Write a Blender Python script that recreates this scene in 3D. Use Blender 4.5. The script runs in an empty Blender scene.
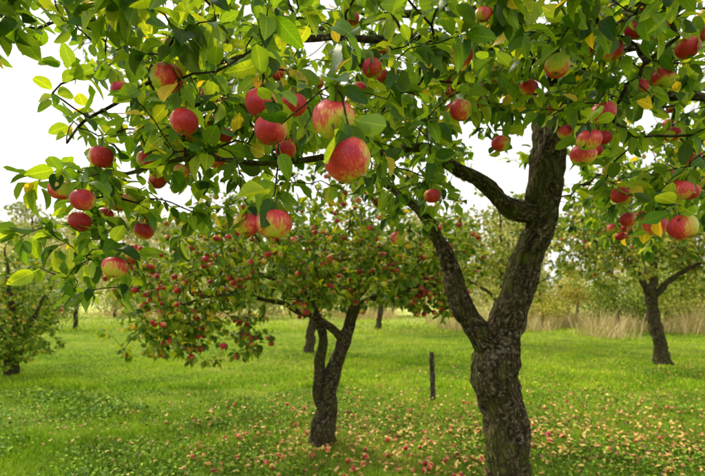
import bpy, math, numpy as np
from mathutils import noise as mn, Vector
rng=np.random.default_rng(7)
scene=bpy.context.scene
scene.view_settings.view_transform='Standard'
scene.view_settings.look='None'
scene.view_settings.exposure=0

# ------------------------------------------------------------------ helpers
def norm(a):
    return a/np.maximum(np.linalg.norm(a,axis=-1,keepdims=True),1e-9)

class Acc:
    def __init__(s): s.V=[];s.L=[];s.C=[];s.lc=[];s.rv=[];s.nv=0
    def add(s,tmpl,R,T,rv):
        V,F,lc=tmpl; n=len(T)
        if n==0: return
        P=np.einsum('nij,vj->nvi',R,V)+T[:,None]
        fl=np.array([i for f in F for i in f]); cnt=np.array([len(f) for f in F])
        off=s.nv+np.arange(n)*len(V)
        s.V.append(P.reshape(-1,3)); s.L.append((fl[None]+off[:,None]).ravel()); s.C.append(np.tile(cnt,n))
        s.lc.append(np.tile(lc,(n,1))); s.rv.append(np.repeat(rv,len(V),axis=0)); s.nv+=n*len(V)
    def raw(s,V,F4,lc,rv=None):
        s.V.append(V); s.L.append((F4+s.nv).ravel()); s.C.append(np.full(len(F4),F4.shape[1]))
        s.lc.append(lc); s.rv.append(np.zeros((len(V),3))+.5 if rv is None else rv); s.nv+=len(V)
    def build(s,name,mat,parent=None,smooth=True):
        V=np.concatenate(s.V).astype(np.float32);L=np.concatenate(s.L).astype(np.int32);C=np.concatenate(s.C)
        me=bpy.data.meshes.new(name)
        me.vertices.add(len(V)); me.loops.add(len(L)); me.polygons.add(len(C))
        me.vertices.foreach_set('co',V.ravel()); me.loops.foreach_set('vertex_index',L)
        st=np.concatenate([[0],np.cumsum(C)[:-1]]).astype(np.int32)
        me.polygons.foreach_set('loop_start',st)
        me.polygons.foreach_set('use_smooth',np.full(len(C),smooth))
        me.update(calc_edges=True)
        for nm,d in (('lc',s.lc),('rv',s.rv)):
            a=me.attributes.new(nm,'FLOAT_VECTOR','POINT'); a.data.foreach_set('vector',np.concatenate(d).astype(np.float32).ravel())
        me.validate()
        me.materials.append(mat)
        o=bpy.data.objects.new(name,me); scene.collection.objects.link(o)
        if parent: o.parent=parent
        return o

def empty(name):
    e=bpy.data.objects.new(name,None); scene.collection.objects.link(e); e.empty_display_size=.2
    return e

def frames(d,up,roll):
    y=norm(d); x=norm(np.cross(y,up)); z=np.cross(x,y)
    c=np.cos(roll)[:,None]; s_=np.sin(roll)[:,None]
    x2=x*c+z*s_; z2=np.cross(x2,y)
    return np.stack([x2,y,z2],axis=2)

# ------------------------------------------------------------------ terrain height
def sm(t): t=np.clip(t,0,1); return t*t*(3-2*t)
def H(x,y):
    h=.035*np.sin(x*.9+1.3)*np.cos(y*.7)+.02*np.sin(x*2.3+y*1.7)+.012*np.sin(x*5.1-y*3.3)
    h=h+14*sm((y-55)/75)*sm((20-x)/90)+1.5*sm((y-40)/60)
    return h

# ------------------------------------------------------------------ node material helpers
def newmat(name):
    m=bpy.data.materials.new(name); m.use_nodes=True; nt=m.node_tree; nt.nodes.clear(); return m,nt
class NB:
    def __init__(s,nt): s.nt=nt
    def n(s,t,**k):
        o=s.nt.nodes.new(t)
        for a,b in k.items(): setattr(o,a,b)
        return o
    def put(s,sock,v):
        if v is None: return
        if isinstance(v,bpy.types.NodeSocket): s.nt.links.new(v,sock)
        else: sock.default_value=v
    def math(s,op,a,b=None,c=None,clamp=False):
        o=s.n('ShaderNodeMath',operation=op,use_clamp=clamp); s.put(o.inputs[0],a); s.put(o.inputs[1],b); s.put(o.inputs[2],c); return o.outputs[0]
    def vm(s,op,a,b=None,scale=None):
        o=s.n('ShaderNodeVectorMath',operation=op); s.put(o.inputs[0],a); s.put(o.inputs[1],b)
        if scale is not None: s.put(o.inputs['Scale'],scale)
        return o.outputs['Value'] if op in('DOT_PRODUCT','LENGTH') else o.outputs[0]
    def attr(s,nm): return s.n('ShaderNodeAttribute',attribute_name=nm).outputs['Vector']
    def sep(s,v): o=s.n('ShaderNodeSeparateXYZ'); s.put(o.inputs[0],v); return o.outputs
    def noise(s,v,scale,detail=3,rough=.5):
        o=s.n('ShaderNodeTexNoise'); s.put(o.inputs['Vector'],v); o.inputs['Scale'].default_value=scale
        o.inputs['Detail'].default_value=detail; o.inputs['Roughness'].default_value=rough; return o.outputs['Fac']
    def mix(s,f,a,b,mode='MIX'):
        o=s.n('ShaderNodeMix',data_type='RGBA',blend_type=mode); s.put(o.inputs[0],f)
        s.put(o.inputs[6],a if isinstance(a,bpy.types.NodeSocket) else (*a,1)); s.put(o.inputs[7],b if isinstance(b,bpy.types.NodeSocket) else (*b,1)); return o.outputs[2]
    def ramp(s,f,stops,interp='LINEAR'):
        o=s.n('ShaderNodeValToRGB'); s.put(o.inputs[0],f); cr=o.color_ramp; cr.interpolation=interp
        while len(cr.elements)<len(stops): cr.elements.new(.5)
        for e,(p,c) in zip(cr.elements,stops): e.position=p; e.color=(*c,1) if len(c)==3 else c
        return o.outputs[0]
    def out(s,sh): o=s.n('ShaderNodeOutputMaterial'); s.nt.links.new(sh,o.inputs[0])
    def bump(s,h,st,dist=.01):
        o=s.n('ShaderNodeBump'); s.put(o.inputs['Height'],h); o.inputs['Strength'].default_value=st; o.inputs['Distance'].default_value=dist; return o.outputs[0]
    def pbr(s,col,rough,normal=None,spec=.5):
        o=s.n('ShaderNodeBsdfPrincipled'); s.put(o.inputs['Base Color'],col); s.put(o.inputs['Roughness'],rough)
        o.inputs['Specular IOR Level'].default_value=spec
        if normal: s.put(o.inputs['Normal'],normal)
        return o.outputs[0]

def leaf_mat(name,stops,trans=.4,rough=.42,veins=True,tmul=1.6,spec=.45):
    m,nt=newmat(name); b=NB(nt)
    rv=b.sep(b.attr('rv')); lcv=b.attr('lc'); lc=b.sep(lcv)
    col=b.ramp(rv[0],stops)
    nrm=None
    if veins:
        geo=b.n('ShaderNodeNewGeometry')
        vv=b.vm('ADD',b.vm('MULTIPLY',lcv,(3,3,3)),b.vm('SCALE',b.attr('rv'),scale=20.))
        bl=b.noise(vv,2.4,3)
        col=b.mix(b.math('MULTIPLY',b.math('SUBTRACT',bl,.4,clamp=True),.9),col,b.mix(1,col,(1.6,1.4,.7),'MULTIPLY'))
        ax=b.math('ABSOLUTE',lc[0])
        mid=b.math('LESS_THAN',ax,.02)
        ph=b.math('SUBTRACT',lc[1],b.math('MULTIPLY',ax,.75))
        w=b.math('SINE',b.math('MULTIPLY',ph,52.))
        vn=b.math('POWER',b.math('MULTIPLY_ADD',w,.5,.5),7.)
        vm_=b.math('MAXIMUM',mid,b.math('MULTIPLY',vn,.4))
        col=b.mix(b.math('MULTIPLY',vm_,.5),col,b.mix(1,col,(2.2,1.9,1.8),'MULTIPLY'))
        sp=b.math('GREATER_THAN',bl,.68)
        col=b.mix(b.math('MULTIPLY',sp,.8),col,(.11,.05,.015))
        nrm=b.bump(b.math('SUBTRACT',1.,vm_),.35,.002)
        col=b.mix(geo.outputs['Backfacing'],col,b.mix(.2,col,(.18,.25,.11)))
    p=b.pbr(col,rough,nrm,spec)
    if trans>0:
        t=b.n('ShaderNodeBsdfTranslucent'); b.put(t.inputs[0],b.mix(1,col,(tmul*1.4,tmul*1.15,tmul*.22),'MULTIPLY'))
        mx=b.n('ShaderNodeMixShader'); mx.inputs[0].default_value=trans; nt.links.new(p,mx.inputs[1]); nt.links.new(t.outputs[0],mx.inputs[2])
        p=mx.outputs[0]
    b.out(p); return m

G_NEAR=[(0,(.014,.050,.006)),(.2,(.032,.095,.009)),(.45,(.085,.195,.015)),(.72,(.19,.32,.022)),(.9,(.32,.40,.035)),(1,(.50,.40,.05))]
G_MID=[(0,(.04,.10,.010)),(.35,(.12,.23,.016)),(.7,(.26,.37,.026)),(.88,(.40,.43,.04)),(1,(.55,.40,.05))]
G_YEL=[(0,(.12,.19,.02)),(.35,(.26,.34,.035)),(.65,(.44,.46,.06)),(.85,(.60,.50,.08)),(1,(.60,.36,.06))]
G_FAR_HAZE=[(0,(.30,.35,.12)),(.4,(.44,.46,.16)),(.7,(.57,.52,.20)),(1,(.63,.50,.22))]  # aerial haze painted into the albedo: distant foliage made paler
m_leaf=leaf_mat('apple_leaf',G_NEAR,trans=.45,tmul=2.0,spec=.3)
m_leaf2=leaf_mat('apple_leaf_mid',G_MID,veins=False,spec=.2,trans=.3,tmul=1.5)
m_leaf3=leaf_mat('apple_leaf_autumn',G_YEL,veins=False,trans=0,spec=.15,rough=.65)
m_far=leaf_mat('far_foliage_hazed',G_FAR_HAZE,veins=False,trans=0,rough=.9,spec=.05)
m_grass=leaf_mat('grass_blade',[(0,(.055,.115,.007)),(.3,(.19,.35,.012)),(.6,(.37,.56,.018)),(.85,(.54,.68,.035)),(1,(.62,.54,.14))],veins=False,trans=0,rough=.75,spec=.08)
m_weed=leaf_mat('ground_weed',[(0,(.045,.11,.010)),(.5,(.15,.29,.018)),(1,(.36,.50,.035))],veins=False,trans=0,rough=.65,spec=.15)
m_fallen=leaf_mat('fallen_leaf',[(0,(.16,.06,.025)),(.3,(.38,.17,.05)),(.6,(.60,.38,.08)),(.85,(.68,.52,.15)),(1,(.5,.2,.08))],veins=True,trans=0,rough=.6)
m_dry=leaf_mat('dry_grass',[(0,(.36,.30,.11)),(.5,(.56,.46,.20)),(1,(.70,.57,.30))],veins=False,trans=0,rough=.8,spec=.05)

def bark_mat(name,dark,light,lichen=.5,moss=.0,sc=1.):
    m,nt=newmat(name); b=NB(nt)
    tc=b.n('ShaderNodeTexCoord').outputs['Object']
    lc=b.attr('lc')
    wn=b.n('ShaderNodeTexNoise'); wn.inputs['Scale'].default_value=9; b.put(wn.inputs['Vector'],lc)
    wl=b.vm('ADD',lc,b.vm('SCALE',b.vm('SUBTRACT',wn.outputs['Color'],(.5,.5,.5)),scale=.08))
    st=b.vm('MULTIPLY',wl,(1.,1.,.3))
    n1=b.noise(st,32.*sc,7,.75); n2=b.noise(tc,6.5,5,.65); n3=b.noise(tc,48.,3,.6)
    vo=b.n('ShaderNodeTexVoronoi'); vo.feature='DISTANCE_TO_EDGE'; vo.inputs['Scale'].default_value=40*sc
    b.put(vo.inputs['Vector'],st)
    crack=b.math('MULTIPLY',vo.outputs['Distance'],4.,clamp=True)
    crk=b.math('SUBTRACT',1.,crack,clamp=True)
    col=b.ramp(n1,[(.34,tuple(c*.2 for c in dark)),(.46,dark),(.56,light),(.68,tuple(c*1.7 for c in light))])
    col=b.mix(b.math('MULTIPLY',crk,.65),col,tuple(c*.2 for c in dark))
    if moss>0:
        ms=b.math('MULTIPLY',b.math('SUBTRACT',n2,.47,clamp=True),9*moss,clamp=True)
        col=b.mix(b.math('MULTIPLY',ms,b.math('MULTIPLY_ADD',crack,.6,.2)),col,(.15,.17,.03))
    pl=b.math('MULTIPLY',b.math('SUBTRACT',b.math('ADD',b.math('MULTIPLY',n2,-.45),n3),.33,clamp=True),11*lichen,clamp=True)
    col=b.mix(b.math('MULTIPLY',pl,.85),col,b.mix(n1,(.24,.23,.15),(.48,.45,.33)))
    h=b.math('ADD',n1,b.math('MULTIPLY',crack,.6))
    b.out(b.pbr(col,.9,b.bump(h,1.,.045),.15)); return m
m_bark=bark_mat('apple_bark',(.07,.044,.025),(.185,.125,.075),.65,1.)
m_twig=bark_mat('twig_bark',(.07,.045,.03),(.17,.12,.085),.3)
m_wood=bark_mat('weathered_wood',(.09,.075,.055),(.2,.17,.13),.4)

def apple_mat(name,shift=0.):
    m,nt=newmat(name); b=NB(nt)
    lc=b.attr('lc'); rvv=b.attr('rv'); rv=b.sep(rvv); l=b.sep(lc)
    d=b.vm('NORMALIZE',b.vm('SUBTRACT',rvv,(.5,.5,.42)))
    dt=b.vm('DOT_PRODUCT',lc,d)
    vv=b.vm('ADD',lc,b.vm('SCALE',rvv,scale=13.))
    big=b.noise(vv,2.8,4)
    strk=b.noise(b.vm('ADD',b.vm('MULTIPLY',lc,(1.,1.,.1)),b.vm('SCALE',rvv,scale=7.)),20.,5,.65)
    f=b.math('ADD',b.math('MULTIPLY',dt,1.1),b.math('MULTIPLY',rv[1],.42))
    f=b.math('ADD',f,b.math('MULTIPLY',b.math('SUBTRACT',big,.5),1.1))
    f=b.math('ADD',f,b.math('MULTIPLY',b.math('SUBTRACT',strk,.5),1.15))
    f=b.math('ADD',f,.45+shift)
    col=b.ramp(f,[(.0,(.32,.42,.03)),(.22,(.56,.52,.05)),(.36,(.70,.36,.07)),(.50,(.68,.10,.06)),(.70,(.60,.03,.045)),(1,(.40,.010,.028))])
    vo=b.n('ShaderNodeTexVoronoi'); vo.inputs['Scale'].default_value=14; b.put(vo.inputs['Vector'],vv)
    dots=b.math('LESS_THAN',vo.outputs['Distance'],.13)
    col=b.mix(b.math('MULTIPLY',dots,.35),col,(.85,.55,.3))
    vo2=b.n('ShaderNodeTexVoronoi'); vo2.inputs['Scale'].default_value=4.5; b.put(vo2.inputs['Vector'],b.vm('ADD',vv,b.vm('SCALE',lc,scale=.3)))
    sc=b.math('LESS_THAN',b.math('ADD',vo2.outputs['Distance'],b.math('MULTIPLY',strk,.06)),b.math('MULTIPLY_ADD',rv[2],.13,.04))
    col=b.mix(b.math('MULTIPLY',sc,.85),col,(.06,.035,.02))
    rr=b.math('SQRT',b.math('ADD',b.math('MULTIPLY',l[0],l[0]),b.math('MULTIPLY',l[1],l[1])))
    cav=b.math('MULTIPLY',b.math('LESS_THAN',rr,.18),b.math('MULTIPLY',b.math('SUBTRACT',.19,rr),9.,clamp=True))
    col=b.mix(b.math('MULTIPLY',cav,.8),col,(.2,.15,.05))
    stem=b.math('LESS_THAN',rr,.045)
    col=b.mix(stem,col,(.09,.055,.03))
    b.out(b.pbr(col,b.math('MULTIPLY_ADD',big,.3,.25),b.bump(b.math('ADD',strk,big),.2,.004),.4)); return m
m_apple=apple_mat('apple_skin')
m_apple_m=apple_mat('apple_skin_mid',.0)
m_apple_f=apple_mat('fallen_apple_skin',-.2)

# ------------------------------------------------------------------ templates
def leaf_tmpl(curl,fold,wide=.30,rows=(0,.1,.28,.48,.68,.86,1),wave=.0,petiole=True):
    V=[];F=[]
    def zc(t): return -curl*t*t
    def w(t): return wide*(math.sin(math.pi*min(1,t**.82))**.75 if 0<t<1 else 0)
    if petiole:
        V+= [(-.012,-.32,.03),(.012,-.32,.03),(-.012,0,0),(.012,0,0)]; F.append((0,1,3,2))
    b=len(V); V.append((0,0,0)); prev=None
    for i,t in enumerate(rows[1:-1]):
        k=len(V); ww=w(t); wv=wave*math.sin(i*2.1)
        V+=[(-ww,t,zc(t)+fold*ww+wv),(0,t,zc(t)),(ww,t,zc(t)+fold*ww-wv)]
        if prev is None: F+=[(b,k+1,k),(b,k+2,k+1)]
        else: F+=[(prev,prev+1,k+1,k),(prev+1,prev+2,k+2,k+1)]
        prev=k
    k=len(V); V.append((0,1,zc(1))); F+=[(prev,prev+1,k),(prev+1,prev+2,k)]
    V=np.array(V,float); return V,F,V.copy()
LEAF=[leaf_tmpl(.12,.35),leaf_tmpl(.38,.6,.25,wave=.04),leaf_tmpl(-.1,.2,.31,wave=.05),leaf_tmpl(.25,.95,.27,wave=.03),leaf_tmpl(.5,.3,.3,wave=.05)]
LEAFS=[leaf_tmpl(.15,.4,.3,(0,.35,.7,1),petiole=False),leaf_tmpl(.35,.6,.27,(0,.3,.65,1),petiole=False)]
LEAFD=[leaf_tmpl(.15,.4,.33,(0,.5,1),petiole=False)]

def apple_tmpl(ns,nr,stem=True):
    V=[];F=[]
    for j in range(nr+1):
        th=math.pi*j/nr
        r=.5*math.sin(th)**.92 if 0<j<nr else .004
        z=.45*math.cos(th)
        r*=1+.07*math.cos(th)
        z-= .17*math.exp(-(r/.13)**2)*(1 if th<math.pi/2 else 0)
        z+= .12*math.exp(-(r/.12)**2)*(1 if th>math.pi/2 else 0)
        for i in range(ns):
            a=2*math.pi*i/ns; rr=r*(1+.025*math.cos(5*a)*(1-math.cos(th))/2+.015*math.cos(2*a))
            V.append((rr*math.cos(a),rr*math.sin(a),z))
    for j in range(nr):
        for i in range(ns):
            F.append((j*ns+i,(j+1)*ns+i,(j+1)*ns+(i+1)%ns,j*ns+(i+1)%ns))
    if stem:
        pts=[(0,0,.2,.03),(.005,0,.4,.022),(.02,.01,.58,.02),(.03,.02,.78,.028)]
        for p in pts:
            for i in range(5):
                a=2*math.pi*i/5; V.append((p[0]+p[3]*math.cos(a),p[1]+p[3]*math.sin(a),p[2]))
        b=(nr+1)*ns
        for j in range(3):
            for i in range(5): F.append((b+j*5+i,b+j*5+(i+1)%5,b+(j+1)*5+(i+1)%5,b+(j+1)*5+i))
    V=np.array(V,float); lc=V.copy()
    if stem: lc[(nr+1)*ns:,:2]*=.5
    return V,F,lc
AP_HI=apple_tmpl(28,18); AP_MID=apple_tmpl(12,9); AP_LO=apple_tmpl(8,6,False)

# ------------------------------------------------------------------ tree
class Tree:
    def __init__(s,tip=.0018,step=.05):
        s.P=np.zeros((400000,3)); s.par=np.full(400000,-1,int); s.R=np.zeros(400000); s.n=0; s.tip=tip; s.step=step; s.tips=[]
    def push(s,p,par,r):
        i=s.n; s.P[i]=p; s.par[i]=par; s.R[i]=r; s.n+=1; return i
    def limb(s,pts,step=.05,wob=.0):
        pts=np.array(pts,float)
        if s.n:
            k=int(np.argmin(np.linalg.norm(s.P[:s.n]-pts[0,:3],axis=1))); last=k
            pts[0,:3]=s.P[k]
        else: last=-1
        q=np.vstack([2*pts[0]-pts[1],pts,2*pts[-1]-pts[-2]])
        for i in range(1,len(q)-2):
            a,b_,c,d=q[i-1],q[i],q[i+1],q[i+2]; m=max(1,int(np.linalg.norm(c[:3]-b_[:3])/step))
            for j in range(0 if (i==1 and last<0) else 1,m+1):
                t=j/m
                p=.5*((2*b_)+(-a+c)*t+(2*a-5*b_+4*c-d)*t*t+(-a+3*b_-3*c+d)*t**3)
                v=p[:3]+ (np.array(mn.noise_vector(Vector(p[:3]*4)))*wob)
                last=s.push(v,last,max(.003,p[3]))
    def grow(s,T):
        base=s.P[:s.n].copy()
        d0=np.array([np.min(np.linalg.norm(base-t,axis=1)) for t in T])
        for t in T[np.argsort(d0)]:
            P=s.P[:s.n]; dv=t-P; d=np.linalg.norm(dv,axis=1)
            k=int(np.argmin(d+(s.R[:s.n]>.06)*.35+np.maximum(0,P[:,2]-t[2])*.25)); L=d[k]
            if L<.03: s.tips.append(k); continue
            p0=P[k].copy(); pr=s.par[k]; d0_=norm(p0-P[pr]) if pr>=0 else np.array([0,0,1.])
            tw=(t-p0)/L
            c1=p0+(d0_*.45+tw*.6+np.array([0,0,.2]))*L*.35+rng.normal(0,.06,3)*L
            c2=t-(tw*.7+np.array([0,0,-.35]))*L*.35+rng.normal(0,.06,3)*L
            m=max(2,int(L/s.step)); last=k
            for j in range(1,m+1):
                u=j/m; p=(1-u)**3*p0+3*(1-u)**2*u*c1+3*(1-u)*u*u*c2+u**3*t
                last=s.push(p+rng.normal(0,.0035,3),last,0)
            s.tips.append(last)
    def finish(s):
        n=s.n; R=s.R; acc=np.zeros(n); s.auth=R[:n]>0
        for i in range(n-1,-1,-1):
            if not s.auth[i]: R[i]=max(s.tip,acc[i]**(1/2.3))
            if s.par[i]>=0 and not s.auth[i]: acc[s.par[i]]+=R[i]**2.3
        for i in range(n):
            if not s.auth[i] and s.par[i]>=0: R[i]=min(R[i],R[s.par[i]]*(.7 if s.auth[s.par[i]] else 1))
        s.P=s.P[:n]; s.R=R[:n]; s.par=s.par[:n]
    def mesh(s,acc_big,acc_small,thr=.012):
        n=s.n; ch=[[] for _ in range(n)]
        for i in range(n):
            if s.par[i]>=0: ch[s.par[i]].append(i)
        stack=[(-1,0)]
        while stack:
            pre,i=stack.pop(); chain=[pre] if pre>=0 else []
            while True:
                chain.append(i)
                if not ch[i]: break
                cs=sorted(ch[i],key=lambda c:(-int(s.auth[c]),-s.R[c]))
                for c in cs[1:]: stack.append((i,c))
                i=cs[0]
            if len(chain)<2: continue
            c=np.array(chain); P=s.P[c].copy(); R=s.R[c].copy()
            if pre>=0: R[0]=R[1]*1.15
            rm=R.max()
            k=40 if rm>.07 else 18 if rm>.03 else 8 if rm>.012 else 4
            T=norm(np.gradient(P,axis=0)); nrm=np.cross(T[0],[.3,.9,.1]); nrm/=np.linalg.norm(nrm)
            N=np.zeros_like(T)
            for j in range(len(c)):
                nrm=nrm-T[j]*np.dot(nrm,T[j]); nrm/=max(1e-6,np.linalg.norm(nrm)); N[j]=nrm
            B=np.cross(T,N); a=np.arange(k)*2*math.pi/k
            ring=(np.cos(a)[None,:,None]*N[:,None]+np.sin(a)[None,:,None]*B[:,None])
            RR=np.repeat(R[:,None],k,1)
            if rm>.02:
                for j in range(len(c)):
                    kn=.22*max(0,mn.noise(Vector(P[j]*3.1)))
                    for q in range(k):
                        v=P[j]+ring[j,q]*R[j]
                        RR[j,q]*=1+kn+.32*mn.noise(Vector((v[0]*8,v[1]*8,v[2]*5)))+.18*mn.noise(Vector((v[0]*27,v[1]*27,v[2]*11)))+.08*mn.noise(Vector((v[0]*70,v[1]*70,v[2]*30)))
            V=(P[:,None]+ring*RR[:,:,None]).reshape(-1,3)
            j=np.arange(len(c)-1)[:,None]*k; q=np.arange(k)[None]; q2=(q+1)%k
            F=np.stack([j+q,j+q2,j+k+q2,j+k+q],axis=2).reshape(-1,4)
            Ls=np.concatenate([[0],np.cumsum(np.linalg.norm(np.diff(P,axis=0),axis=1))])
            lc=np.stack([np.cos(a)[None]*RR,np.sin(a)[None]*RR,np.repeat(Ls[:,None],k,1)],axis=2).reshape(-1,3)
            (acc_big if rm>thr else acc_small).raw(V,F,lc)
    def leaves(s,acc,tmpls,size,tipn=(5,8),along=.5,rmax=.006,zdroop=.3):
        pos=[];dr=[]
        for t in s.tips:
            d=s.P[t]-s.P[s.par[t]]; d=d/max(1e-6,np.linalg.norm(d))
            for _ in range(rng.integers(tipn[0],tipn[1])):
                pos.append(s.P[t]+rng.normal(0,.006,3)-d*rng.random()*.03); r=norm(rng.normal(0,1,3)); dr.append(r+d*.7)
        idx=np.where((~s.auth)&(s.R<rmax))[0]
        idx=idx[rng.random(len(idx))<along]
        d=norm(s.P[idx]-s.P[s.par[idx]]); r=norm(rng.normal(0,1,(len(idx),3)))
        pos=np.vstack([np.array(pos).reshape(-1,3),s.P[idx]]); dr=np.vstack([np.array(dr).reshape(-1,3),r+d*.6])
        dr=norm(dr); dr[:,2]-=zdroop; dr=norm(dr)
        n=len(pos); up=norm(np.array([0,0,1.])+rng.normal(0,.55,(n,3)))
        R=frames(dr,up,rng.normal(0,.5,n)); sz=rng.uniform(size[0],size[1],n)
        R=R*sz[:,None,None]; R[:,:,0]*=rng.uniform(.85,1.2,n)[:,None]
        pos=pos+dr*sz[:,None]*.3
        rv=rng.random((n,3)); rv[:,0]=np.where(rng.random(n)<.03,1.,rv[:,0]*.88)
        w=rng.integers(0,len(tmpls),n)
        for k,t in enumerate(tmpls):
            mk=w==k; acc.add(t,R[mk],pos[mk],rv[mk])
        return n
    def fruit(s,acc,tmpl,n,size,fixed=(),sel=None,over=(),block=None):
        A=[np.array(f[:3]) for f in fixed]; S=[f[3] for f in fixed]; tips=np.array(s.tips)
        if sel is not None: tips=tips[[bool(sel(s.P[t])) for t in tips]]
        tries=0
        while len(A)<n+len(fixed) and tries<n*6:
            tries+=1; t=tips[rng.integers(len(tips))]; c=rng.integers(1,4)
            for _ in range(c):
                sz=rng.uniform(*size); p=s.P[t]-np.array([0,0,.72*sz])+rng.normal(0,.028,3)*[1,1,.8]
                if A and np.min(np.linalg.norm(np.array(A)-p,axis=1))<sz*.95: continue
                A.append(p); S.append(sz)
        A=np.array(A); S=np.array(S); n=len(A)
        up=norm(np.array([0,0,1.])+rng.normal(0,.22,(n,3)))
        a=rng.random(n)*6.28; h=np.stack([np.cos(a),np.sin(a),0*a],1)
        rv=rng.random((n,3))
        for i,v,az_ in over: rv[i]=v; h[i]=(math.cos(az_),math.sin(az_),0)
        x=norm(np.cross(h,up)); y=np.cross(up,x)
        R=np.stack([x,y,up],axis=2)*S[:,None,None]
        R=R*rng.uniform(.94,1.05,(n,1,3))
        acc.add(tmpl,R,A,rv)

def blobs(spec):
    o=[]
    for c,r,n in spec:
        u=norm(rng.normal(0,1,(n,3)))*(rng.random((n,1))**(1/2.2)); o.append(np.array(c)+u*np.array(r))
    return np.vstack(o)
def clump(T,scale,thr):
    k=[mn.noise(Vector(t*scale))>thr for t in T]; return T[np.array(k)]

# ================================================================== MAIN TREE
D=.071
apples=[(-.394,1.10,2.005),(-.729,1.7,2.334),(-.442,1.12,2.117),(-.749,1.4,2.011),(-.703,1.6,2.06),(-.745,1.8,2.04),
(-.871,1.4,1.913),(-.717,1.25,1.853),(-.899,1.55,1.841),(-1.247,2.2,1.797),(-.657,1.3,1.677),(-.2005,1.03,2.019),(-.150,1.2,2.085),
(-.168,.97,1.941),(-.031,.78,1.891),(-.007,.74,1.812),(-.274,1.22,1.782),(-.164,.98,1.749),(-.468,1.6,2.066),(-.219,1.55,2.078),
(.538,1.75,2.602),(.581,1.7,2.606),(.300,1.3,2.264),(.566,1.3,2.233),(.883,1.6,2.431),(1.05,1.6,2.499),(.999,1.4,2.336),
(1.057,1.6,2.339),(.654,1.3,2.029),(.687,1.4,2.017),(.72,1.35,2.123),(1.045,1.9,2.105),(.933,1.45,1.816),(.879,1.25,1.781),
(1.013,1.45,1.924),(1.221,1.7,2.099),(.33,1.95,2.011),(.346,1.5,2.19),(.213,2.2,1.867),(.062,1.5,2.325),(-.8,1.8,1.845)]
rs=np.random.default_rng(3)
fixed=[(*a,D*rs.uniform(.90,1.05)) for a in apples]
t=Tree(step=.04)
t.limb([(.95,2.62,-.1,.20),(.90,2.61,.15,.145),(.862,2.6,.55,.118),(.83,2.6,.98,.114),(.785,2.6,1.22,.118),(.83,2.6,1.38,.092),(.95,2.6,1.738,.080),(1.037,2.6,2.015,.082),(1.08,2.6,2.347,.09),(1.09,2.6,2.55,.082),(1.20,2.62,2.8,.065),(1.314,2.65,3.01,.058),(1.42,2.7,3.34,.045),(1.5,2.8,3.8,.025)],.02,.03)
t.limb([(.785,2.6,1.23,.09),(.70,2.58,1.40,.066),(.61,2.56,1.56,.055),(.512,2.55,1.74,.046),(.46,2.55,1.9,.040),(.36,2.6,2.08,.03),(.22,2.7,2.22,.02),(.0,2.8,2.3,.012)],.02,.03)
t.limb([(1.04,2.6,2.04,.06),(.93,2.55,2.06,.046),(.82,2.5,2.10,.040),(.66,2.42,2.19,.036),(.56,2.34,2.21,.032),(.46,2.28,2.24,.028),(.36,2.2,2.27,.024),(.15,1.95,2.2,.016),(-.179,1.65,2.07,.010),(-.487,1.5,2.03,.008),(-.71,1.5,2.0,.005)],.025,.03)
t.limb([(1.09,2.6,2.5,.06),(1.0,2.58,2.66,.05),(.90,2.55,2.88,.045),(.75,2.45,3.1,.035),(.5,2.3,3.3,.02),(.2,2.1,3.4,.012)],.03,.03)
t.limb([(1.16,2.61,2.75,.05),(1.0,2.4,2.83,.036),(.75,2.25,2.80,.030),(.5,2.1,2.70,.026),(.25,1.85,2.62,.018),(-.077,1.6,2.47,.011),(-.454,1.5,2.34,.007),(-.75,1.5,2.22,.005),(-.93,1.5,2.08,.003)],.03,.04)
t.limb([(1.09,2.6,2.45,.05),(1.2,2.4,2.52,.035),(1.3,2.2,2.5,.028),(1.425,1.9,2.4,.018),(1.5,1.6,2.25,.008)],.03,.04)
t.limb([(1.25,2.6,2.9,.04),(1.15,2.2,2.8,.024),(1.05,1.8,2.55,.014),(.95,1.5,2.35,.008)],.03,.04)
t.limb([(1.2,2.62,2.8,.05),(1.4,3.0,3.0,.035),(1.7,3.5,3.0,.02),(2.2,3.9,2.7,.01)],.04,.04)
t.limb([(1.0,2.6,2.66,.045),(.8,3.0,2.95,.03),(.5,3.5,3.1,.018),(.2,3.9,3.1,.009)],.04,.04)
t.limb([(.75,2.45,3.1,.03),(.2,2.7,3.2,.02),(-.4,2.8,3.1,.013),(-1.0,2.7,2.9,.007)],.04,.04)
T=blobs([((-.55,1.7,2.15),(.45,.5,.3),110),((-.85,1.6,1.86),(.27,.4,.27),60),((-.12,1.6,2.2),(.5,.45,.24),95),
 ((0.1,2.0,2.75),(1.2,.8,.36),220),((.95,1.8,2.45),(.5,.5,.36),175),((1.55,2.4,2.75),(.8,.9,.7),220),((.6,3.3,3.15),(1.6,1,.7),200),
 ((.5,1.9,2.5),(.5,.5,.3),90),((-.5,1.05,2.23),(.4,.2,.12),50),((.25,1.1,2.34),(.45,.3,.13),50),((.35,2.3,2.1),(.35,.3,.16),30),((1.15,1.6,1.98),(.3,.3,.16),36),
 ((-.75,2.1,2.6),(.6,.6,.35),90),((-.4,2.8,3.0),(1.2,.7,.45),130),((.75,1.2,2.45),(.5,.3,.16),55),((.2,2.6,2.45),(.5,.4,.25),60),((1.9,2.6,2.1),(.5,.7,.3),75),
 ((2.4,3.7,2.5),(1.1,.8,.5),170)])
T=clump(T,4.5,-.26)
A=np.array(apples)
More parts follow.
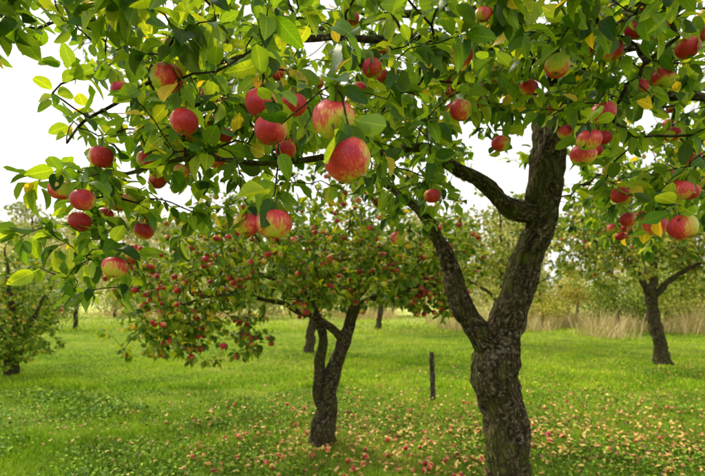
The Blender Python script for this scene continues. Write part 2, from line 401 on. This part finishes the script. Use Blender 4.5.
def clear(T):
    k=[]
    for q in T:
        d=np.linalg.norm(A[:,[0,2]]-q[[0,2]],axis=1)
        near=(d<.055)&(q[1]<A[:,1]+.03)
        gap=(1.2<q[1]<2.6) and abs(q[0]-.405*q[1])<.085*q[1]*.8 and 1.9<q[2]<1.6+.36*q[1]
        k.append(not near.any() and not gap and q[1]>.76 and np.min(np.linalg.norm(A-q,axis=1))>.07)
    return T[np.array(k)]
T=clear(T)
AT=A+np.array([0,0,.057])
t.grow(np.vstack([T,AT])); t.finish()
tree=empty('apple_tree')
b1=Acc();b2=Acc();t.mesh(b1,b2)
b1.build('trunk_and_limbs',m_bark,tree); b2.build('twigs',m_twig,tree)
la=Acc(); nl=t.leaves(la,LEAF,(.038,.078),(4,9),.5,.006); la.build('leaves',m_leaf,tree)
fa=Acc(); t.fruit(fa,AP_HI,190,(.048,.067),fixed,sel=lambda p:(p[1]>1.45 or p[2]>2.45) and p[1]>1.2,
  over=[(14,(.2,.25,.75),0.),(15,(.45,.0,.85),1.),(12,(.3,.0,.3),2.),(29,(.4,.1,.9),1.),(19,(.5,.0,.3),1.),(30,(.3,.2,.9),2.),(10,(.4,.6,.6),1.),(16,(.6,.8,.6),1.)])
fa.build('apples',m_apple,tree)
print('main leaves',nl,'nodes',t.n)

# ================================================================== other trees
def other_tree(name,limbs,spec,leafsize,mat,nap,apt,tm,asz=(.055,.075),step=.07,tipn=(6,10),thr=-.25,along=.5,sc=1.8):
    t=Tree(tip=.0025,step=step)
    for l in limbs: t.limb(l,.04,.03)
    T=blobs(spec); T=clump(T,sc,thr)
    t.grow(T); t.finish(); e=empty(name); b1=Acc();b2=Acc();t.mesh(b1,b2,.012)
    b1.build('trunk_and_limbs',m_bark,e); b2.build('twigs',m_twig,e)
    la=Acc(); n=t.leaves(la,tm,leafsize,tipn,along,.008); la.build('leaves',mat,e)
    if nap: fa=Acc(); t.fruit(fa,apt,nap,asz); fa.build('apples',m_apple_m,e)
    return e

other_tree('apple_tree',[
 [(-.33,5.1,-.1,.17),(-.33,5.1,.12,.125),(-.30,5.1,.35,.10),(-.21,5.1,.75,.078),(-.09,5.1,1.12,.07),(.0,5.1,1.4,.06),(.05,5.15,1.75,.045),(.1,5.3,2.2,.03),(.1,5.5,2.6,.012)],
 [(-.33,5.1,.28,.08),(-.365,5.08,.5,.06),(-.35,5.06,.85,.052),(-.32,5.05,1.2,.045),(-.5,5.1,1.6,.035),(-.8,5.1,2.0,.02),(-1.1,5.1,2.3,.01)],
 [(.0,5.1,1.4,.05),(.2,5.0,1.56,.038),(.5,4.9,1.66,.028),(.85,4.8,1.7,.016),(1.1,4.8,1.62,.007)],
 [(-.1,5.1,1.1,.05),(-.35,4.95,1.33,.035),(-.8,4.8,1.52,.025),(-1.3,4.7,1.6,.016),(-1.8,4.7,1.5,.008)],
 [(.03,5.12,1.6,.04),(.4,5.4,1.9,.025),(.9,5.6,2.1,.01)],[(-.4,5.1,1.4,.035),(-.9,5.5,1.8,.02),(-1.6,5.7,1.9,.01)]],
 [((-1.35,5,1.9),(1.2,1.1,.70),460),((-.2,5.1,2.25),(1.5,1.4,.72),460),((.75,5.1,1.95),(.75,1,.5),220),((-1.6,4.8,1.25),(.85,.8,.36),200),((-.3,4.4,1.68),(1.0,.5,.25),120),((.9,4.9,1.55),(.45,.6,.2),50)],
 (.055,.088),m_leaf2,700,AP_MID,LEAFS,thr=-.24,asz=(.045,.066),tipn=(6,11))

other_tree('apple_tree',[
 [(7.1,10.7,-.1,.2),(7.05,10.7,.2,.15),(6.9,10.7,.9,.12),(6.8,10.7,1.5,.11),(6.85,10.7,2.2,.07),(7.0,10.8,3.2,.03),(7.1,10.8,4,.012)],
 [(6.8,10.7,1.5,.08),(7.2,10.6,1.95,.06),(7.7,10.4,2.3,.035),(8.3,10.2,2.5,.015)],
 [(6.8,10.7,1.6,.07),(6.3,10.5,2.2,.05),(5.7,10.3,2.7,.03),(5.1,10.2,2.8,.012)]],
 [((6.9,10.6,3.5),(2.4,1.8,1.3),760),((5.5,10.2,2.7),(1.3,1.2,.95),330),((8.3,10.3,2.5),(1.2,1.3,1.1),330)],
 (.08,.14),m_leaf3,70,AP_LO,LEAFS,step=.1,thr=-.25,sc=1.0)

other_tree('apple_tree',[
 [(-6.7,9.2,-.1,.16),(-6.7,9.2,.3,.12),(-6.6,9.2,.8,.09),(-6.7,9.2,1.6,.05),(-6.8,9.2,2.5,.015)],
 [(-6.65,9.2,.6,.06),(-6.2,9.1,1.1,.04),(-5.9,9,1.6,.015)],[(-6.65,9.2,.6,.06),(-7.2,9.2,1.2,.04),(-7.7,9.2,1.8,.015)]],
 [((-6.75,9.2,1.6),(1.15,1.1,1.15),470),((-6.5,9.0,.75),(.9,.9,.55),240)],
 (.06,.10),m_leaf2,12,AP_LO,LEAFS,step=.1,thr=-.3,sc=1.2)

def orchard(x,y,h,w,nap,mat):
    z0=float(H(np.array(x),np.array(y)))
    other_tree('apple_tree',[[(x,y,z0-.1,.17),(x+.05,y,z0+.5,.12),(x+.15,y,z0+1.3,.1),(x+.1,y,z0+h*.7,.04),(x,y,z0+h,.015)],
     [(x+.15,y,z0+1.2,.07),(x+.7,y,z0+1.8,.04),(x+w*.8,y,z0+2.3,.012)],[(x+.15,y,z0+1.2,.07),(x-.6,y,z0+1.9,.04),(x-w*.8,y,z0+2.4,.012)]],
     [((x,y,z0+h*.62),(w,w*.9,h*.38),520)],(.11,.18),mat,nap,AP_LO,LEAFD,step=.16,tipn=(7,11),sc=.8,thr=-.25)
orchard(4.8,15.5,5.2,2.6,30,m_leaf3); orchard(-1.2,13.,4.2,2.3,60,m_leaf2)
orchard(1.2,22.,5.2,2.8,20,m_leaf3); orchard(13.5,15.,5.6,3.0,20,m_leaf3)

# ================================================================== post
def post(name,x,y,h,r,lean):
    z0=float(H(np.array(x),np.array(y))); tt=Tree()
    tt.limb([(x,y,z0-.15,r),(x+lean*.3,y,z0+h*.3,r*.98),(x+lean*.7,y,z0+h*.7,r*.95),(x+lean,y,z0+h-.012,r*.93),(x+lean,y,z0+h,r*.75),(x+lean,y,z0+h+.004,.003)],.03,.006)
    tt.finish(); a=Acc(); tt.mesh(a,a,.0); a.build(name,m_wood)
post('wooden_post',1.20,7.0,.72,.038,-.02)

# ================================================================== ground
g=np.linspace(-1,1,261); gx=np.sign(g)*(np.abs(g)*12+np.abs(g)**5*600); gy=gx+8
X,Y=np.meshgrid(gx,gy); Z=H(X,Y); n=len(g)
V=np.stack([X,Y,Z],2).reshape(-1,3); i=np.arange(n-1)[:,None]*n; j=np.arange(n-1)[None]
F=np.stack([i+j,i+j+1,i+n+j+1,i+n+j],2).reshape(-1,4)
mg,nt=newmat('meadow'); b=NB(nt); tc=b.n('ShaderNodeTexCoord').outputs['Object']
n1=b.noise(tc,.35,4); n2=b.noise(tc,2.5,4,.6); n3=b.noise(tc,28.,4,.7)
col=b.ramp(b.math('ADD',b.math('MULTIPLY',n1,.5),b.math('MULTIPLY',n2,.5)),[(.3,(.06,.11,.010)),(.48,(.21,.33,.02)),(.6,(.38,.46,.04)),(.68,(.24,.17,.06))])
col=b.mix(b.math('MULTIPLY',n3,.8),b.mix(1,col,(.4,.4,.4),'MULTIPLY'),col)
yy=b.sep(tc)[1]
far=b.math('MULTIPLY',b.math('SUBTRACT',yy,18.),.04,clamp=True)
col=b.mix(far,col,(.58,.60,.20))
b.out(b.pbr(col,.95,b.bump(n3,.6,.04),.1))
a=Acc(); a.raw(V,F,V.copy()); a.build('ground',mg)

# ================================================================== grass
def pn(x,y,s,o=0):
    return .5+.25*np.sin(x*s+o+1.7*np.sin(y*s*.6+o))+.25*np.sin(y*s*1.3+2*o+1.3*np.sin(x*s*.8))
def under_crown(x,y): # patches of shorter, darker grass beneath the tree crowns
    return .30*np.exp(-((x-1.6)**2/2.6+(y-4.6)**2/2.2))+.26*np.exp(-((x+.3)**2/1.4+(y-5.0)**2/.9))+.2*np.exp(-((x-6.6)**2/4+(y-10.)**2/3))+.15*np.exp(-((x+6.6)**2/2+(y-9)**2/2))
BL=(np.array([(-.5,0,0),(.5,0,0),(-.38,.12,.5),(.38,.12,.5),(0,.42,1.)],float),[(0,1,3,2),(2,3,4)],)
BL=(BL[0],BL[1],BL[0].copy())
def blades(acc,n,x0,x1,y0,y1,h,w,bias=1.,mask=None,rvb=0.,rvs=1.,lean=.35):
    u=rng.random(n)**bias; y=y0+(y1-y0)*u; x=x0+(x1-x0)*rng.random(n)
    x=x*(.35+.65*(y/y1)) if bias!=1 else x
    if mask is not None: k=mask(x,y); x=x[k];y=y[k]
    n=len(x); a=rng.random(n)*6.283; dx=np.stack([np.cos(a),np.sin(a),0*a],1)
    up=norm(np.array([0,0,1.])+rng.normal(0,lean,(n,3))*[1,1,0]); dy=norm(np.cross(up,dx)); dx=np.cross(dy,up)
    pt=pn(x,y,1.3)*.6+pn(x,y,4.7,1)*.4
    hh=rng.uniform(h[0],h[1],n)*(.35+1.3*pt)*(1-1.2*under_crown(x,y)); ww=rng.uniform(w[0],w[1],n)
    R=np.stack([dx*ww[:,None],dy*hh[:,None],up*hh[:,None]],2)
    rv=rng.random((n,3)); rv[:,0]=np.clip(rvb+rv[:,0]*rvs*.45+.75*(pn(x,y,.8,2)*.45+pn(x,y,3.3,5)*.55)-.22+.28*sm((y-4.5)/7)-under_crown(x,y),0,.97)
    acc.add(BL,R,np.stack([x,y,H(x,y)-.005],1),rv)
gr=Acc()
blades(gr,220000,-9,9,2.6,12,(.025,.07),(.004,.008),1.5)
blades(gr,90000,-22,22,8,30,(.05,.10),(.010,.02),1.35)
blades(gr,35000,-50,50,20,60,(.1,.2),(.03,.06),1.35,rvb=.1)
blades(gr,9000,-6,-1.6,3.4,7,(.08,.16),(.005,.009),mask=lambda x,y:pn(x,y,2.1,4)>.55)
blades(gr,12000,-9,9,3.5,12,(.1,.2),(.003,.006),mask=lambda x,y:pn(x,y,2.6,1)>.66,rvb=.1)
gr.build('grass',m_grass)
wd=Acc()
def scatter(acc,tm,x,y,sz,dz,tilt,rv0=None):
    n=len(x); a=rng.random(n)*6.283; dr=np.stack([np.cos(a),np.sin(a),rng.normal(0,tilt,n)],1)
    R=frames(norm(dr),norm(np.array([0,0,1.])+rng.normal(0,tilt,(n,3))),np.zeros(n))*rng.uniform(*sz,n)[:,None,None]
    w=rng.integers(0,len(tm),n); P=np.stack([x,y,H(x,y)+rng.uniform(*dz,n)],1); rv=rng.random((n,3))
    for k,tq in enumerate(tm):
        m=w==k; acc.add(tq,R[m],P[m],rv[m])
n=80000; y=3+10*rng.random(n)**1.5; x=(rng.random(n)-.5)*2*(y*.85+1); k=pn(x,y,1.7,3)+.5*pn(x,y,5,1)>.55+.3*rng.random(n)
scatter(wd,LEAFS,x[k],y[k],(.02,.05),(.01,.05),.35)
n=5000; x=rng.uniform(-6,-2.2,n); y=rng.uniform(4.,7.5,n); k=pn(x,y,2.1,4)>.55+.2*rng.random(n)
scatter(wd,LEAFS,x[k],y[k],(.035,.07),(.03,.13),.6)
wd.build('meadow_weeds',m_weed)

fl=Acc()
def gauss(n,cx,cy,sx,sy):
    return cx+rng.normal(0,sx,n),cy+rng.normal(0,sy,n)
for (n,cx,cy,sx,sy) in ((2000,1.8,5.2,1.7,1.3),(900,.1,5.4,1.3,1.0),(1200,5.5,8.5,2.6,2.),(450,-2.5,6,2,1.5),(900,3,7.5,2.2,2),(900,3.4,5.,1.,.8)):
    x,y=gauss(n,cx,cy,sx,sy); k=y>3
    scatter(fl,LEAF,x[k],y[k],(.028,.062),(.015,.05),.35)
fl.build('fallen_leaves',m_fallen)
fp=Acc(); xs=[];ys=[]
for (n,cx,cy,sx,sy) in ((40,-.3,4.7,.8,.5),(45,1.3,4.9,.9,.7),(30,-.2,6.,1.3,.8),(45,3.2,6,1.3,1),(14,-2,5,1,.7)):
    x,y=gauss(n,cx,cy,sx,sy); xs.append(x);ys.append(y)
x=np.concatenate(xs);y=np.concatenate(ys); n=len(x); ax=norm(rng.normal(0,1,(n,3))); R=frames(ax,norm(rng.normal(0,1,(n,3))),np.zeros(n))*rng.uniform(.045,.065,n)[:,None,None]
fp.add(AP_MID,R,np.stack([x,y,H(x,y)+.02],1),rng.random((n,3))); fp.build('fallen_apples',m_apple_f)

dg=Acc()
blades(dg,20000,4,30,17,26,(.5,1.25),(.012,.03),lean=.25,mask=lambda x,y:(pn(x,y,.6,5)*.6+pn(x,y,1.7,2)*.4>.40)&(y-17>(x<9)*3.))
blades(dg,12000,-30,3,30,38,(.4,.8),(.02,.045),lean=.25,mask=lambda x,y:pn(x,y,.5,2)>.5)
dg.build('tall_dry_grass',m_dry)

# ================================================================== distant masses
def mass(name,items,mat,leaf,per):
    la=Acc(); br=Acc()
    for (x,y,h,w) in items:
        z0=float(H(np.array(x),np.array(y)))
        tt=Tree(); tt.limb([(x,y,z0-.3,w*.04),(x+.1,y,z0+h*.4,w*.035),(x,y,z0+h*.85,w*.012)],h/8,.1); tt.finish(); tt.mesh(br,br,0)
        k=7; c=np.stack([x+rng.normal(0,w*.38,k),y+rng.normal(0,w*.3,k),z0+h*rng.uniform(.25,.85,k)],1)
        n=per; ci=rng.integers(0,k,n); u=norm(rng.normal(0,1,(n,3)))*(rng.random((n,1))**.4)
        P=c[ci]+u*np.array([w*.38,w*.35,h*.22]); P[:,2]=np.maximum(P[:,2],z0+.1)
        d=norm(rng.normal(0,1,(n,3))+u*.5); R=frames(d,norm(rng.normal(0,.6,(n,3))+[0,0,1]),np.zeros(n))*rng.uniform(leaf*.6,leaf*1.3,n)[:,None,None]
        rv=rng.random((n,3)); rv[:,0]=np.clip(rng.random()*.5+rv[:,0]*.5,0,1); la.add(LEAFD[0],R,P,rv)
    e=empty(name); la.build('foliage',mat,e); br.build('trunks',m_twig,e)
r2=np.random.default_rng(11)
it=[(x+r2.normal(0,1),34+r2.normal(0,2.5),r2.uniform(2.2,4.5),r2.uniform(2.5,4)) for x in np.arange(-34,36,2.6)]
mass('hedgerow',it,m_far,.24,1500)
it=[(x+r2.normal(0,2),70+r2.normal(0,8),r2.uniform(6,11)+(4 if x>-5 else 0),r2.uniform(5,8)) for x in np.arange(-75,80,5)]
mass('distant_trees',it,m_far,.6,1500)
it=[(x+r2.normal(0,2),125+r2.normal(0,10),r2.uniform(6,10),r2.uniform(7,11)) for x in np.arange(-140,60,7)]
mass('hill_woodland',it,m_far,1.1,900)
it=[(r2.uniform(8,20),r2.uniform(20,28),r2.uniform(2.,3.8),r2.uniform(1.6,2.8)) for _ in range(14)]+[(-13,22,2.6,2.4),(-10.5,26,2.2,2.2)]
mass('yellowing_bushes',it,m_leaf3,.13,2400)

# ================================================================== light
w=bpy.data.worlds.new('World'); scene.world=w; w.use_nodes=True; nt=w.node_tree; nt.nodes.clear(); b=NB(nt)
el=math.radians(46); az=math.radians(-50)
sky=b.n('ShaderNodeTexSky',sky_type='NISHITA'); sky.sun_disc=False; sky.sun_elevation=el; sky.sun_rotation=az; sky.dust_density=4; sky.air_density=1.
bg1=b.n('ShaderNodeBackground'); nt.links.new(sky.outputs[0],bg1.inputs[0]); bg1.inputs[1].default_value=.13
bg2=b.n('ShaderNodeBackground'); bg2.inputs[0].default_value=(1,.985,.935,1); bg2.inputs[1].default_value=1.4
tcw=b.n('ShaderNodeTexCoord').outputs['Generated']; cn=b.noise(b.vm('MULTIPLY',tcw,(1,1,2.5)),1.8,3)
f=b.math('MULTIPLY_ADD',cn,.8,.42,clamp=True)
mx=b.n('ShaderNodeMixShader'); nt.links.new(f,mx.inputs[0]); nt.links.new(bg1.outputs[0],mx.inputs[1]); nt.links.new(bg2.outputs[0],mx.inputs[2])
o=b.n('ShaderNodeOutputWorld'); nt.links.new(mx.outputs[0],o.inputs[0])
sl=bpy.data.lights.new('sun','SUN'); sl.energy=3.6; sl.angle=math.radians(7); sl.color=(1,.91,.73)
so=bpy.data.objects.new('sun',sl); scene.collection.objects.link(so)
sd=Vector((math.sin(az)*math.cos(el),math.cos(az)*math.cos(el),math.sin(el)))
so.rotation_euler=sd.to_track_quat('Z','Y').to_euler()

# ================================================================== camera
cd=bpy.data.cameras.new('camera'); cd.lens=24; cd.sensor_width=36; cd.shift_y=.081; cd.clip_end=2000; cd.clip_start=.05
cd.dof.use_dof=True; cd.dof.focus_distance=1.15; cd.dof.aperture_fstop=5.
co=bpy.data.objects.new('camera',cd); scene.collection.objects.link(co); co.location=(0,0,1.6); co.rotation_euler=(math.pi/2,0,0)
scene.camera=co
